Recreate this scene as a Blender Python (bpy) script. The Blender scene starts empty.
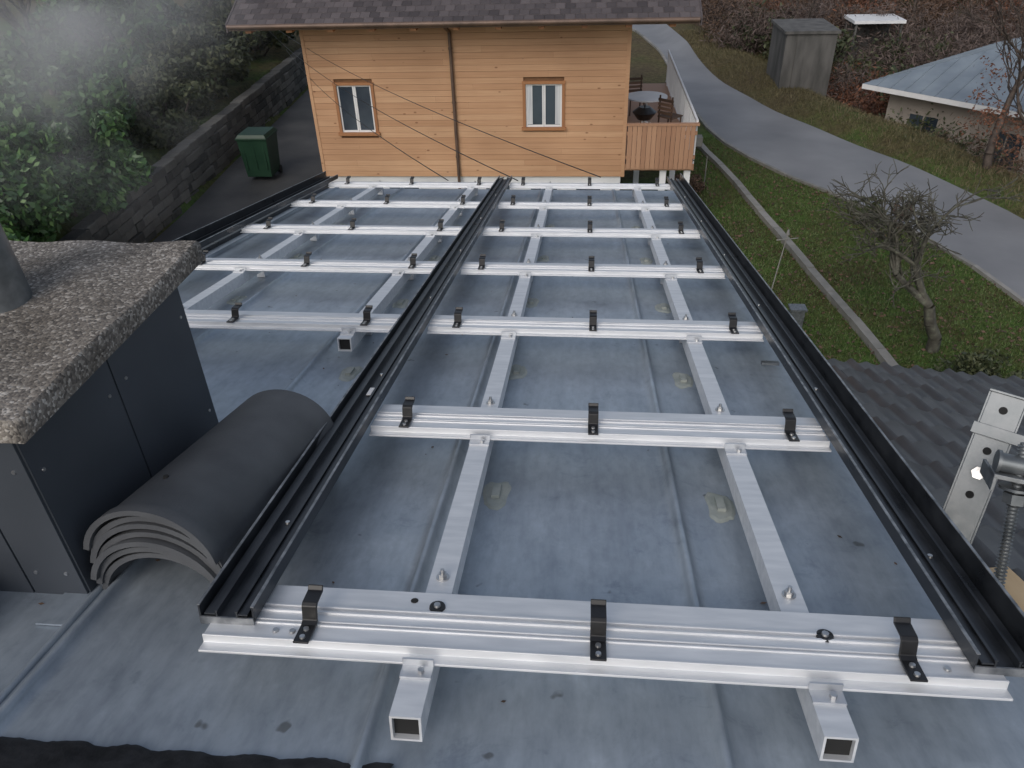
import bpy, math, random
import numpy as np
from mathutils import Vector, Matrix
random.seed(7); rng=np.random.default_rng(7)
S=bpy.context.scene
S.view_settings.view_transform='Standard'; S.view_settings.look='None'; S.view_settings.exposure=0

# ---------- frames: roof plane frame -> world (gravity) frame ----------
R=np.array([[0.99604,0.08868,-0.00691],[0.02893,-0.39643,-0.91761],[-0.08411,0.91377,-0.39742]])
W=np.array([[0.99999,0.0,0.00529],[-0.001,0.98216,0.18807],[-0.0052,-0.18807,0.98214]])
CW=np.array([-0.04589,-0.83648,1.09805])

# ---------- material helper ----------
def newmat(name):
    m=bpy.data.materials.new(name); m.use_nodes=True
    nt=m.node_tree; b=nt.nodes['Principled BSDF']; return m,nt,b
def N(nt,t,**k):
    n=nt.nodes.new(t)
    for a,v in k.items(): setattr(n,a,v)
    return n
def ramp(nt,stops):
    r=nt.nodes.new('ShaderNodeValToRGB'); e=r.color_ramp.elements
    e[0].position=stops[0][0]; e[0].color=(*stops[0][1],1)
    e[1].position=stops[-1][0]; e[1].color=(*stops[-1][1],1)
    for p,c in stops[1:-1]:
        x=e.new(p); x.color=(*c,1)
    return r
def mat(name,stops,scale=5,rough=.6,metal=0,bump=0,bscale=None,detail=4,stretch=(1,1,1),rvar=0,island=0,dist=.02,spec=.5,distort=0):
    m,nt,b=newmat(name); L=nt.links
    tc=N(nt,'ShaderNodeTexCoord'); mp=N(nt,'ShaderNodeMapping'); mp.inputs['Scale'].default_value=stretch
    L.new(tc.outputs['Object'],mp.inputs[0])
    no=N(nt,'ShaderNodeTexNoise'); no.inputs['Scale'].default_value=scale; no.inputs['Detail'].default_value=detail
    no.inputs['Distortion'].default_value=distort
    L.new(mp.outputs[0],no.inputs['Vector'])
    r=ramp(nt,stops)
    fac=no.outputs['Fac']
    if island:
        g=N(nt,'ShaderNodeNewGeometry')
        mx=N(nt,'ShaderNodeMix'); mx.data_type='FLOAT'; mx.inputs[0].default_value=island
        L.new(fac,mx.inputs[2]); L.new(g.outputs['Random Per Island'],mx.inputs[3]); fac=mx.outputs[0]
    L.new(fac,r.inputs[0]); L.new(r.outputs[0],b.inputs['Base Color'])
    b.inputs['Roughness'].default_value=rough; b.inputs['Metallic'].default_value=metal
    b.inputs['Specular IOR Level'].default_value=spec
    if rvar:
        mr=N(nt,'ShaderNodeMapRange'); mr.inputs['To Min'].default_value=rough-rvar; mr.inputs['To Max'].default_value=rough+rvar
        mr.inputs['From Min'].default_value=.3; mr.inputs['From Max'].default_value=.7
        L.new(no.outputs['Fac'],mr.inputs[0]); L.new(mr.outputs[0],b.inputs['Roughness'])
    if bump:
        n2=N(nt,'ShaderNodeTexNoise'); n2.inputs['Scale'].default_value=bscale or scale*4; n2.inputs['Detail'].default_value=3
        L.new(mp.outputs[0],n2.inputs['Vector'])
        bp=N(nt,'ShaderNodeBump'); bp.inputs['Strength'].default_value=bump; bp.inputs['Distance'].default_value=dist
        L.new(n2.outputs['Fac'],bp.inputs['Height']); L.new(bp.outputs[0],b.inputs['Normal'])
    return m

SEAMS=[-2.08,-1.53,-1.0,-.375,.2,.775]
def zinc():
    m,nt,b=newmat('weathered_zinc'); L=nt.links
    tc=N(nt,'ShaderNodeTexCoord')
    def noise(s,d,r=.5,dist=0,st=None):
        n=N(nt,'ShaderNodeTexNoise'); n.inputs['Scale'].default_value=s; n.inputs['Detail'].default_value=d; n.inputs['Roughness'].default_value=r; n.inputs['Distortion'].default_value=dist
        if st:
            mp=N(nt,'ShaderNodeMapping'); mp.inputs['Scale'].default_value=st; L.new(tc.outputs['Object'],mp.inputs[0]); L.new(mp.outputs[0],n.inputs['Vector'])
        else: L.new(tc.outputs['Object'],n.inputs['Vector'])
        return n
    def mul(a,c,f):
        x=N(nt,'ShaderNodeMix',data_type='RGBA',blend_type='MULTIPLY'); x.inputs[0].default_value=f
        L.new(a,x.inputs[6]); L.new(c,x.inputs[7]); return x.outputs[2]
    n1=noise(1.7,6,.62); n3=noise(8,7,.72,.5); n5=noise(3,5,.6,0,(6,.5,1)); n6=noise(19,2,.5); n7=noise(45,3,.6,0,(1,.35,1))
    r1=ramp(nt,[(.3,(.30,.345,.395)),(.5,(.36,.41,.46)),(.7,(.43,.48,.525))]); L.new(n1.outputs['Fac'],r1.inputs[0])
    r3=ramp(nt,[(.30,(.66,.68,.71)),(.42,(.93,.94,.95)),(.55,(1,1,1)),(.70,(1.18,1.18,1.17))]); L.new(n3.outputs['Fac'],r3.inputs[0])
    r5=ramp(nt,[(.3,(.84,.85,.87)),(.6,(1.04,1.04,1.04))]); L.new(n5.outputs['Fac'],r5.inputs[0])
    r6=ramp(nt,[(.22,(.38,.36,.33)),(.27,(1,1,1))]); L.new(n6.outputs['Fac'],r6.inputs[0])
    r7=ramp(nt,[(.30,(.86,.87,.88)),(.5,(1,1,1)),(.72,(1.10,1.10,1.10))]); L.new(n7.outputs['Fac'],r7.inputs[0])
    c=mul(mul(mul(mul(r1.outputs[0],r3.outputs[0],.85),r5.outputs[0],.9),r6.outputs[0],.8),r7.outputs[0],.9)
    L.new(c,b.inputs['Base Color'])
    mr=N(nt,'ShaderNodeMapRange'); mr.inputs['From Min'].default_value=.3; mr.inputs['From Max'].default_value=.7
    mr.inputs['To Min'].default_value=.34; mr.inputs['To Max'].default_value=.55
    L.new(n3.outputs['Fac'],mr.inputs[0]); L.new(mr.outputs[0],b.inputs['Roughness'])
    b.inputs['Metallic'].default_value=.42
    n4=noise(2.6,1,.5)
    bp=N(nt,'ShaderNodeBump'); bp.inputs['Strength'].default_value=.3; bp.inputs['Distance'].default_value=.035
    L.new(n4.outputs['Fac'],bp.inputs['Height']); L.new(bp.outputs[0],b.inputs['Normal'])
    return m
M={}
M['zinc']=zinc()
M['alu']=mat('brushed_aluminium',[(.3,(.66,.675,.69)),(.7,(.81,.82,.83))],scale=9,rough=.52,metal=.5,rvar=.07,stretch=(1,6,6),detail=6)
M['alu2']=mat('aluminium_dull',[(.3,(.50,.52,.55)),(.7,(.68,.70,.72))],scale=20,rough=.45,metal=.7)
M['blackalu']=mat('black_anodised',[(.3,(.026,.029,.034)),(.7,(.06,.065,.073))],scale=14,rough=.36,metal=.5,rvar=.1)
M['greyedge']=mat('worn_edge',[(.35,(.12,.13,.14)),(.65,(.34,.35,.36))],scale=30,rough=.4,metal=.6)
M['black']=mat('black_powder_coat',[(.3,(.008,.008,.009)),(.7,(.016,.016,.017))],scale=20,rough=.38)
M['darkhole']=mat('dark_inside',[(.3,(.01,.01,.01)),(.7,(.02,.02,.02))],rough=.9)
M['steel']=mat('steel_bolt',[(.3,(.4,.4,.4)),(.7,(.65,.65,.64))],scale=40,rough=.3,metal=.9)
M['galv']=mat('galvanised',[(.3,(.13,.145,.155)),(.5,(.19,.205,.215)),(.7,(.28,.295,.305))],scale=22,rough=.45,metal=.6,bump=.1,bscale=80,dist=.002,rvar=.08)
M['sealant']=mat('sealant_patch',[(.3,(.24,.27,.25)),(.7,(.36,.38,.35))],scale=25,rough=.35,bump=.3,bscale=40,dist=.004)
M['tile']=mat('concrete_tile_grey',[(.3,(.055,.058,.064)),(.7,(.10,.105,.112))],scale=9,rough=.6,bump=.35,bscale=220,dist=.0015,detail=6,island=.25)
M['tiledark']=mat('wet_roof_tile',[(.3,(.055,.057,.063)),(.7,(.105,.108,.115))],scale=6,rough=.40,bump=.3,bscale=120,dist=.002,island=.2)
M['panel']=mat('chimney_cladding',[(.3,(.052,.06,.072)),(.7,(.078,.088,.104))],scale=3,rough=.5,metal=.2)
M['rubber']=mat('ridge_roll_black',[(.3,(.008,.008,.009)),(.7,(.03,.03,.032))],scale=30,rough=.6,bump=.5,bscale=60,dist=.004)
def aggregate():
    m,nt,b=newmat('washed_concrete'); L=nt.links
    tc=N(nt,'ShaderNodeTexCoord')
    v=N(nt,'ShaderNodeTexVoronoi'); v.inputs['Scale'].default_value=165; v.inputs['Randomness'].default_value=1
    L.new(tc.outputs['Object'],v.inputs['Vector'])
    sp=N(nt,'ShaderNodeSeparateColor'); L.new(v.outputs['Color'],sp.inputs[0])
    r=ramp(nt,[(0,(.10,.088,.078)),(.35,(.17,.15,.13)),(.75,(.25,.225,.195)),(1,(.48,.45,.41))]); L.new(sp.outputs[0],r.inputs[0])
    n=N(nt,'ShaderNodeTexNoise'); n.inputs['Scale'].default_value=7; n.inputs['Detail'].default_value=5; L.new(tc.outputs['Object'],n.inputs['Vector'])
    r2=ramp(nt,[(.35,(.62,.60,.57)),(.65,(1.1,1.1,1.1))]); L.new(n.outputs['Fac'],r2.inputs[0])
    a=N(nt,'ShaderNodeMix',data_type='RGBA',blend_type='MULTIPLY'); a.inputs[0].default_value=1
    L.new(r.outputs[0],a.inputs[6]); L.new(r2.outputs[0],a.inputs[7]); L.new(a.outputs[2],b.inputs['Base Color'])
    b.inputs['Roughness'].default_value=.75
    bp=N(nt,'ShaderNodeBump'); bp.inputs['Strength'].default_value=.7; bp.inputs['Distance'].default_value=.003; bp.invert=True
    L.new(v.outputs['Distance'],bp.inputs['Height']); L.new(bp.outputs[0],b.inputs['Normal'])
    return m
M['aggr']=aggregate()
def woodmat(name,stops,axis='X',island=.45,knots=True,rough=.6):
    m,nt,b=newmat(name); L=nt.links
    tc=N(nt,'ShaderNodeTexCoord'); mp=N(nt,'ShaderNodeMapping')
    mp.inputs['Scale'].default_value={'X':(.5,9,14),'Z':(14,9,.5),'Y':(14,.5,9)}[axis]
    L.new(tc.outputs['Object'],mp.inputs[0])
    n=N(nt,'ShaderNodeTexNoise'); n.inputs['Scale'].default_value=3; n.inputs['Detail'].default_value=4; L.new(mp.outputs[0],n.inputs['Vector'])
    g=N(nt,'ShaderNodeNewGeometry')
    mx=N(nt,'ShaderNodeMix',data_type='FLOAT'); mx.inputs[0].default_value=island
    L.new(n.outputs['Fac'],mx.inputs[2]); L.new(g.outputs['Random Per Island'],mx.inputs[3])
    r=ramp(nt,stops); L.new(mx.outputs[0],r.inputs[0]); out=r.outputs[0]
    if knots:
        v=N(nt,'ShaderNodeTexVoronoi'); v.inputs['Scale'].default_value=3.2
        mp2=N(nt,'ShaderNodeMapping'); mp2.inputs['Scale'].default_value=(.8,1,1.6); L.new(tc.outputs['Object'],mp2.inputs[0]); L.new(mp2.outputs[0],v.inputs['Vector'])
        r2=ramp(nt,[(.06,(.40,.30,.24)),(.11,(1,1,1))]); L.new(v.outputs['Distance'],r2.inputs[0])
        a=N(nt,'ShaderNodeMix',data_type='RGBA',blend_type='MULTIPLY'); a.inputs[0].default_value=.85
        L.new(out,a.inputs[6]); L.new(r2.outputs[0],a.inputs[7]); out=a.outputs[2]
        n9=N(nt,'ShaderNodeTexNoise'); n9.inputs['Scale'].default_value=.6; n9.inputs['Detail'].default_value=3; L.new(tc.outputs['Object'],n9.inputs['Vector'])
        r9=ramp(nt,[(.3,(.84,.82,.80)),(.7,(1.08,1.08,1.08))]); L.new(n9.outputs['Fac'],r9.inputs[0])
        a=N(nt,'ShaderNodeMix',data_type='RGBA',blend_type='MULTIPLY'); a.inputs[0].default_value=1
        L.new(out,a.inputs[6]); L.new(r9.outputs[0],a.inputs[7]); out=a.outputs[2]
    L.new(out,b.inputs['Base Color']); b.inputs['Roughness'].default_value=rough
    return m
M['wood']=woodmat('larch_boards',[(.15,(.45,.25,.135)),(.5,(.54,.315,.18)),(.85,(.63,.40,.24))],'X',island=.35)
M['groove']=mat('board_groove',[(.3,(.13,.065,.03)),(.7,(.19,.10,.045))],rough=.8)
M['woodtrim']=woodmat('window_trim_wood',[(.2,(.27,.115,.05)),(.8,(.40,.19,.085))],'Z',knots=False)
M['balwood']=woodmat('balcony_boards',[(.2,(.32,.17,.10)),(.8,(.48,.28,.17))],'Z',knots=False)
M['plank']=woodmat('raw_spruce',[(.2,(.50,.36,.20)),(.8,(.68,.53,.34))],'Y',knots=False)
M['shingle']=mat('brown_shingles',[(.2,(.05,.042,.044)),(.8,(.115,.098,.10))],scale=4,rough=.75,island=.6,bump=.3,bscale=40)
M['white']=mat('white_paint',[(.3,(.68,.69,.70)),(.7,(.8,.8,.8))],rough=.5,scale=3)
M['plaster']=mat('white_render',[(.3,(.60,.61,.62)),(.7,(.75,.76,.76))],rough=.85,scale=1.5,bump=.2)
M['beige']=mat('beige_render',[(.3,(.30,.27,.24)),(.7,(.40,.36,.32))],rough=.9,scale=1)
M['glass']=mat('window_glass',[(.4,(.03,.042,.058)),(.6,(.07,.09,.11))],rough=.06,scale=1,spec=.9)
M['curtain']=mat('curtain',[(.3,(.45,.47,.5)),(.7,(.7,.71,.72))],scale=6,stretch=(8,1,.2),rough=.9)
M['copper']=mat('copper_pipe',[(.3,(.10,.07,.055)),(.7,(.18,.12,.09))],scale=3,rough=.5,metal=.3)
M['asphalt']=mat('asphalt',[(.3,(.17,.175,.185)),(.7,(.25,.255,.265))],scale=.5,rough=.6,bump=.4,bscale=25,dist=.01,detail=9)
M['asphaltdark']=mat('driveway_asphalt',[(.3,(.04,.042,.045)),(.7,(.09,.09,.09))],scale=.9,rough=.7,bump=.4,bscale=25,detail=7)
M['kerb']=mat('kerb_stone',[(.3,(.18,.18,.165)),(.7,(.30,.29,.27))],scale=4,rough=.8,bump=.4,island=.3)
M['concrete']=mat('old_concrete',[(.3,(.06,.06,.056)),(.7,(.14,.135,.128))],scale=1.5,rough=.85,bump=.3,stretch=(2,2,.5))
M['stone']=mat('wall_stone',[(.2,(.045,.045,.042)),(.8,(.16,.155,.14))],scale=2.5,rough=.85,bump=.6,bscale=9,dist=.05,island=.6)
M['binm']=mat('green_plastic',[(.3,(.010,.038,.02)),(.7,(.016,.052,.028))],scale=3,rough=.45)
M['metalroof']=mat('metal_roof_grey',[(.3,(.2,.24,.28)),(.7,(.30,.35,.39))],scale=1.2,rough=.5,metal=.3)
M['bark']=mat('bark',[(.3,(.05,.038,.032)),(.7,(.12,.095,.08))],scale=8,rough=.9)
M['barkgrey']=mat('lichen_bark',[(.3,(.05,.046,.036)),(.55,(.10,.095,.075)),(.75,(.17,.18,.13))],scale=9,rough=.9)
M['leafdark']=mat('laurel_leaves',[(.2,(.022,.055,.016)),(.5,(.05,.12,.032)),(.8,(.11,.20,.06))],scale=1.2,rough=.42,island=.6)
M['leafolive']=mat('hedge_leaves',[(.2,(.03,.045,.018)),(.8,(.09,.10,.045))],scale=.8,rough=.6,island=.6)
M['leafbrown']=mat('brown_leaves',[(.2,(.055,.036,.026)),(.8,(.17,.105,.07))],scale=.6,rough=.8,island=.6)
M['leafred']=mat('rust_leaves',[(.2,(.09,.042,.028)),(.8,(.24,.105,.06))],scale=.6,rough=.8,island=.6)
M['twig']=mat('twigs',[(.2,(.07,.052,.045)),(.8,(.17,.13,.115))],scale=.6,rough=.9,island=.6)
M['grassb']=mat('grass_blades',[(.15,(.045,.065,.018)),(.5,(.08,.135,.032)),(.85,(.13,.17,.055))],scale=.9,rough=.6,island=.5)
M['drygrass']=mat('dry_grass_blades',[(.15,(.07,.06,.03)),(.5,(.12,.105,.05)),(.85,(.18,.15,.085))],scale=.9,rough=.7,island=.5)

# ---------- mesh builder ----------
class MB:
    def __init__(s): s.v=[];s.f=[];s.m=[];s.mats=[];s.sm=[]
    def mi(s,k):
        if k not in s.mats: s.mats.append(k)
        return s.mats.index(k)
    def add(s,vs,fs,k,smooth=False):
        o=len(s.v); s.v+= [tuple(map(float,p)) for p in vs]; i=s.mi(k)
        for f in fs: s.f.append(tuple(a+o for a in f)); s.m.append(i); s.sm.append(smooth)
    def box(s,x0,x1,y0,y1,z0,z1,k,T=None):
        vs=[(x,y,z) for z in (z0,z1) for y in (y0,y1) for x in (x0,x1)]
        if T is not None: vs=[tuple(T@Vector(p)) for p in vs]
        s.add(vs,[(0,2,3,1),(4,5,7,6),(0,1,5,4),(2,6,7,3),(0,4,6,2),(1,3,7,5)],k)
    def cyl(s,p0,p1,r0,r1,k,n=12,cap=True,smooth=True):
        p0=Vector(p0);p1=Vector(p1);d=(p1-p0).normalized()
        a=d.orthogonal().normalized();b=d.cross(a)
        vs=[];
        for p,r in((p0,r0),(p1,r1)):
            for i in range(n):
                t=2*math.pi*i/n; vs.append(p+a*math.cos(t)*r+b*math.sin(t)*r)
        fs=[(i,(i+1)%n,n+(i+1)%n,n+i) for i in range(n)]
        s.add(vs,fs,k,smooth)
        if cap:
            s.add(vs[:n],[tuple(range(n))[::-1]],k); s.add(vs[n:],[tuple(range(n))],k)
    def extr_u(s,prof,u0,u1,k):
        n=len(prof); vs=[(u0,a,b) for a,b in prof]+[(u1,a,b) for a,b in prof]
        s.add(vs,[(i,(i+1)%n,n+(i+1)%n,n+i) for i in range(n)]+[tuple(range(n))[::-1],tuple(range(n,2*n))],k)
    def extr_v(s,prof,v0,v1,k,smooth=False,closed=True,z1=0):
        n=len(prof); vs=[(a,v0,b) for a,b in prof]+[(a,v1,b+z1) for a,b in prof]
        fs=[(i,(i+1)%n,n+(i+1)%n,n+i) for i in range(n if closed else n-1)]
        if closed: fs+=[tuple(range(n))[::-1],tuple(range(n,2*n))]
        s.add(vs,fs,k,smooth)
    def obj(s,name,parent=None,roof=False,bevel=0):
        v=np.array(s.v)
        if roof: v=v@W.T
        me=bpy.data.meshes.new(name); me.from_pydata(v.tolist(),[],s.f)
        for k in s.mats: me.materials.append(M[k])
        me.polygons.foreach_set('material_index',s.m); me.polygons.foreach_set('use_smooth',s.sm); me.update()
        import bmesh
        bm=bmesh.new(); bm.from_mesh(me); bmesh.ops.recalc_face_normals(bm,faces=bm.faces[:]); bm.to_mesh(me); bm.free()
        o=bpy.data.objects.new(name,me); S.collection.objects.link(o)
        if parent: o.parent=parent
        if bevel:
            b=o.modifiers.new('b','BEVEL'); b.width=bevel; b.segments=2; b.limit_method='ANGLE'
        return o
def empty(name):
    o=bpy.data.objects.new(name,None); S.collection.objects.link(o); return o
def quads(name,V,k,nper=4,parent=None):
    n=len(V); me=bpy.data.meshes.new(name)
    me.vertices.add(n*nper); me.vertices.foreach_set('co',V.reshape(-1).astype(np.float32))
    me.loops.add(n*nper); me.loops.foreach_set('vertex_index',np.arange(n*nper,dtype=np.int32))
    me.polygons.add(n); me.polygons.foreach_set('loop_start',np.arange(0,n*nper,nper,dtype=np.int32))
    try: me.polygons.foreach_set('loop_total',np.full(n,nper,dtype=np.int32))
    except Exception: pass
    me.materials.append(M[k]); me.update(calc_edges=True); me.validate()
    o=bpy.data.objects.new(name,me); S.collection.objects.link(o)
    if parent: o.parent=parent
    return o

# ================= ROOF (near) =================
SP=.8135
rj=random.Random(3)
b=MB()
prof=[(-2.17,-.11)]
for u in SEAMS:
    for du,dz in [(-.045,0),(-.028,.0015),(-.016,.004),(-.009,.012),(-.006,.020),(0,.0225),(.006,.020),(.009,.012),(.016,.004),(.028,.0015),(.045,0)]: prof.append((u+du,-.11+dz) if u+du<.80 else (.80,-.11))
prof=[p for i,p in enumerate(prof) if i==0 or p!=prof[i-1]]
b.extr_v(prof,-.5,5.32,'zinc',smooth=True,closed=False)
b.box(-2.17,.80,-.5,5.32,-.14,-.115,'zinc')
b.box(-2.21,-2.17,-.5,5.34,-.16,-.085,'blackalu')
b.box(-2.17,.80,5.32,5.36,-.16,-.112,'zinc')
b.box(.80,.82,-.5,5.34,-.20,-.085,'blackalu')
roofobj=b.obj('metal_sheet_roof',roof=True)
b=MB(); b.box(-1.9,.7,.3,4.7,-6.6,-1.25,'plaster'); nb=b.obj('dormer_house')

fr=empty('solar_mounting_frame')
HB=-.018
rp=[(.105,HB),(.105,0),(.05,0),(.05,.004),(.045,.004),(.045,-.003),(.036,-.003),(.036,.004),(.031,.004),(.031,0),(.012,0),(.012,.003),(.008,.003),(.008,-.002),(.003,-.002),(.003,.003),(-.001,.003),(-.001,0),(-.036,0),(-.036,.003),(-.040,.003),(-.040,-.013),(-.060,-.013),(-.060,HB)]
def rail(k,u0,u1,v,blk):
    b=MB(); b.extr_u([(a+v,z) for a,z in rp],u0,u1,'alu'); 
    return b.obj('cross_rail',fr,roof=True,bevel=.001)
def hook(u,v):
    b=MB()
    top=[(-.050,.008),(-.008,.008),(.0,.012),(.004,.038),(.010,.043),(.040,.045),(.044,.053)]
    bot=[(.048,.051),(.044,.040),(.014,.038),(.009,.034),(.005,.008),(-.002,.0037),(-.050,.0037)]
    b.extr_u([(a+v,z) for a,z in top+bot],u-.0135,u+.0135,'black')
    for dv in(-.039,-.019): b.cyl((u,v+dv,.008),(u,v+dv,.0115),.0055,.0048,'steel',8)
    return b.obj('panel_hook',fr,roof=True,bevel=.0012)
for k in range(7):
    v=k*SP
    if k==0: rail(k,-.683,.645,v,0)
    else: rail(k,-.600,.60,v,0)
    for u in(-.5,0,.5): hook(u+rj.uniform(-.008,.008),v+rj.uniform(-.004,.004))
    if k>=2:
        rail(k,-2.0,-.715,v,1)
        for u in(-1.86,-1.35,-.84): hook(u+rj.uniform(-.008,.008),v)
TT=HB-.0007
def sqtube(u,v0,v1,zt=TT,w=.05,t=.004):
    b=MB(); h=w/2
    b.box(u-h,u+h,v0,v1,zt-t,zt,'alu'); b.box(u-h,u+h,v0,v1,zt-w,zt-w+t,'alu')
    b.box(u-h,u-h+t,v0,v1,zt-w+t,zt-t,'alu'); b.box(u+h-t,u+h,v0,v1,zt-w+t,zt-t,'alu')
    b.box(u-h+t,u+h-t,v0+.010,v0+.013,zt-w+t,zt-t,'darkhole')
    return b.obj('support_tube',fr,roof=True)
tubes=[(-.30,-.168,5.05),(.358,-.152,5.05),(-.89,1.50,5.05),(-1.65,1.48,5.05)]
for u,a,c in tubes: sqtube(u,a,c)
b=MB()
for u,a,c in tubes:
    for k in range(0 if a<0 else 2,7):
        v=k*SP
        b.box(u-.026,u+.026,v-.090,v-.0605,TT+.0002,TT+.0045,'alu2'); b.box(u-.026,u+.026,v-.0645,v-.0605,TT+.0045,-.001,'alu2')
        b.cyl((u+.008,v-.078,TT+.004),(u+.008,v-.078,TT+.011),.006,.006,'steel',6,smooth=False)
        vb=v+.175
        b.cyl((u,vb,TT),(u,vb,TT+.003),.013,.013,'steel',14)
        b.cyl((u,vb,TT+.003),(u,vb,TT+.011),.0085,.0085,'steel',6,smooth=False)
        b.cyl((u,vb,TT+.011),(u,vb,TT+.02),.004,.004,'steel',8)
        b.box(u-.02,u+.02,vb-.02,vb+.02,-.108,TT-.0505,'alu2')
b.obj('bolts_and_brackets',fr,roof=True)
b=MB()
for u,v in[(-.29,.065),(.385,.045)]:
    b.cyl((u,v,.0),(u,v,.004),.015,.014,'black',16); b.cyl((u,v,.004),(u,v,.008),.007,.006,'steel',8)
for u in(-.56,-.53,.56): b.cyl((u,-.018,.0005),(u,-.018,.004),.006,.005,'steel',8)
b.cyl((-.335,.08,.0003),(-.335,.08,.001),.007,.007,'darkhole',10)
b.obj('rail_washers',fr,roof=True)
def channel(u,v0,v1,outer):
    b=MB(); z=.006
    b.box(u-.05,u+.05,v0,v1,z,z+.003,'blackalu')
    for du,h in[(-.05,.030),(.047,.030),(-.020,.018),(.017,.018)]:
        if outer and du*outer>.04: h=.055
        b.box(u+du,u+du+.003,v0,v1,z+.003,z+h,'blackalu')
        b.box(u+du-.0012,u+du+.0042,v0,v1,z+h,z+h+.002,'greyedge' if abs(du)>.04 else 'blackalu')
    b.box(u-.040,u-.021,v0,v1,z+.011,z+.014,'blackalu'); b.box(u+.021,u+.038,v0,v1,z+.011,z+.014,'blackalu')
    b.box(u-.049,u+.049,v0-.003,v0,z-.008,z+.008,'greyedge')
    for vv in np.arange(v0+.3,v1,SP): b.cyl((u,vv,z+.003),(u,vv,z+.007),.006,.005,'steel',8)
    return b.obj('side_channel',fr,roof=True)
channel(-.652,-.005,5.1,0); channel(.648,-.02,5.1,1); channel(-2.05,1.4,5.1,-1)
b=MB()
PP=[]
for k in range(6):
    v=.62+k*SP
    PP+=[(-.255+rj.uniform(-.01,.01),v+rj.uniform(-.02,.02),1.05),(.308+rj.uniform(-.01,.01),v-.01+rj.uniform(-.02,.02),1.05)]
    if k>=1: PP+=[(-.845,v-.04,1.05),(-1.61,v-.04,1.05)]
PP.append((.37,.12,.9))
for u,v,s in PP:
    n=26; ring=[]; ring2=[]; ph=rj.uniform(0,6)
    for i in range(n):
        t=2*math.pi*i/n; r=1+.10*math.sin(3*t+ph)+.06*math.sin(7*t+ph)+rj.uniform(-.03,.03)
        cx=math.copysign(abs(math.cos(t))**.6,math.cos(t)); sy=math.copysign(abs(math.sin(t))**.6,math.sin(t))
        ring.append((u+.031*s*r*cx,v+.062*s*r*sy,-.1097)); ring2.append((u+.024*s*r*cx,v+.053*s*r*sy,-.1050))
    b.add(ring+ring2,[(i,(i+1)%n,n+(i+1)%n,n+i) for i in range(n)],'sealant',True); b.add(ring2,[tuple(range(n))],'sealant')
    b.box(u-.010,u+.010,v-.028,v+.028,-.1049,-.096,'sealant')
b.obj('sealant_patches',roof=True)
b=MB(); b.box(-.09,-.03,.135,.143,-.1,-.098,'white'); b.box(-.658,-.645,.95,1.0,.012,.014,'white'); b.box(.60,.66,1.55,1.57,-.1,-.09,'galv'); b.obj('plastic_offcuts',roof=True)
# wind-blown leaf debris on the sheet
Vd=[]
for i in range(90):
    u=rj.uniform(-1.6,.75); v=rj.uniform(-.15,3.5); a=rj.uniform(0,6.28); s=rj.uniform(.0025,.008)
    c_,s_=math.cos(a)*s,math.sin(a)*s; z=-.1085
    q=np.array([(u-c_,v-s_,z),(u+s_*.5,v-c_*.5,z+.001),(u+c_,v+s_,z+.0015),(u-s_*.5,v+c_*.5,z)])@W.T; Vd.append(q)
quads('leaf_debris',np.array(Vd),'leafbrown')

b=MB(); n=160; A=[];B=[];C=[];w1=0
for i in range(n+1):
    u=-1.5+1.18*i/n; w1=.8*w1+rj.uniform(-.002,.002); wv=math.sin(i*.45)*.0018+w1*.6
    A.append((u,-.182+wv*1.6,-.1075)); B.append((u,-.194+wv,-.098+wv*.4)); C.append((u,-.36,-.085))
b.add(A+B+C,[(i,i+1,n+2+i,n+1+i) for i in range(n)]+[(n+1+i,n+2+i,2*n+3+i,2*n+2+i) for i in range(n)],'rubber',True)
b.obj('ridge_roll',roof=True)

# ================= CHIMNEY =================
ch=empty('chimney')
b=MB()
x0,x1,y0,y1=-1.95,-1.05,.155,.80
zt=.30
b.box(x0,x1,y0,y1,-.6,zt,'panel'); b.obj('cladding_body',ch)
b=MB()
b.box(x1,x1+.004,y0+.002,y0+.30,-.5,zt-.004,'panel'); b.box(x1,x1+.004,y0+.305,y1-.004,-.5,zt-.004,'panel')
b.box(x0,x1-.12,y0-.004,y0,-.5,zt-.004,'panel'); b.box(x1-.115,x1,y0-.004,y0,-.5,zt-.004,'panel')
for y in(y0+.03,y0+.27,y0+.34,y1-.03):
    for z in(-.09,.20): b.cyl((x1+.004,y,z-.02),(x1+.006,y,z-.02),.0045,.004,'steel',8)
for x in(x1-.025,x1-.09):
    for z in(-.07,.2): b.cyl((x,y0-.004,z),(x,y0-.006,z),.0045,.004,'steel',8)
b.obj('cladding_panels',ch)
b=MB()
gxn,gyn=26,20; cx0,cx1,cy0,cy1=x0-.02,-.992,.118,.845
V=[];F=[]
for j in range(gyn+1):
    for i in range(gxn+1):
        V.append((cx0+(cx1-cx0)*i/gxn,cy0+(cy1-cy0)*j/gyn,zt+.050+.004*math.sin(i*.9+j*.5)+rj.uniform(-.001,.001)))
for j in range(gyn):
    for i in range(gxn): a=j*(gxn+1)+i; F.append((a,a+1,a+gxn+2,a+gxn+1))
b.add(V,F,'aggr',True)
rim=[j for j in range(gxn+1)]+[(j+1)*(gxn+1)-1 for j in range(1,gyn+1)]+[gyn*(gxn+1)+i for i in range(gxn-1,-1,-1)]+[j*(gxn+1) for j in range(gyn-1,0,-1)]
top=[V[i] for i in rim]
def outp(p,o,z): return (p[0]+(o if abs(p[0]-cx1)<1e-4 else (-o if abs(p[0]-cx0)<1e-4 else 0)),p[1]+(o if abs(p[1]-cy1)<1e-4 else (-o if abs(p[1]-cy0)<1e-4 else 0)),z)
r1=[outp(p,.006,p[2]-.007) for p in top]; r2=[outp(p,.006,zt+.002) for p in top]
m_=len(top)
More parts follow.
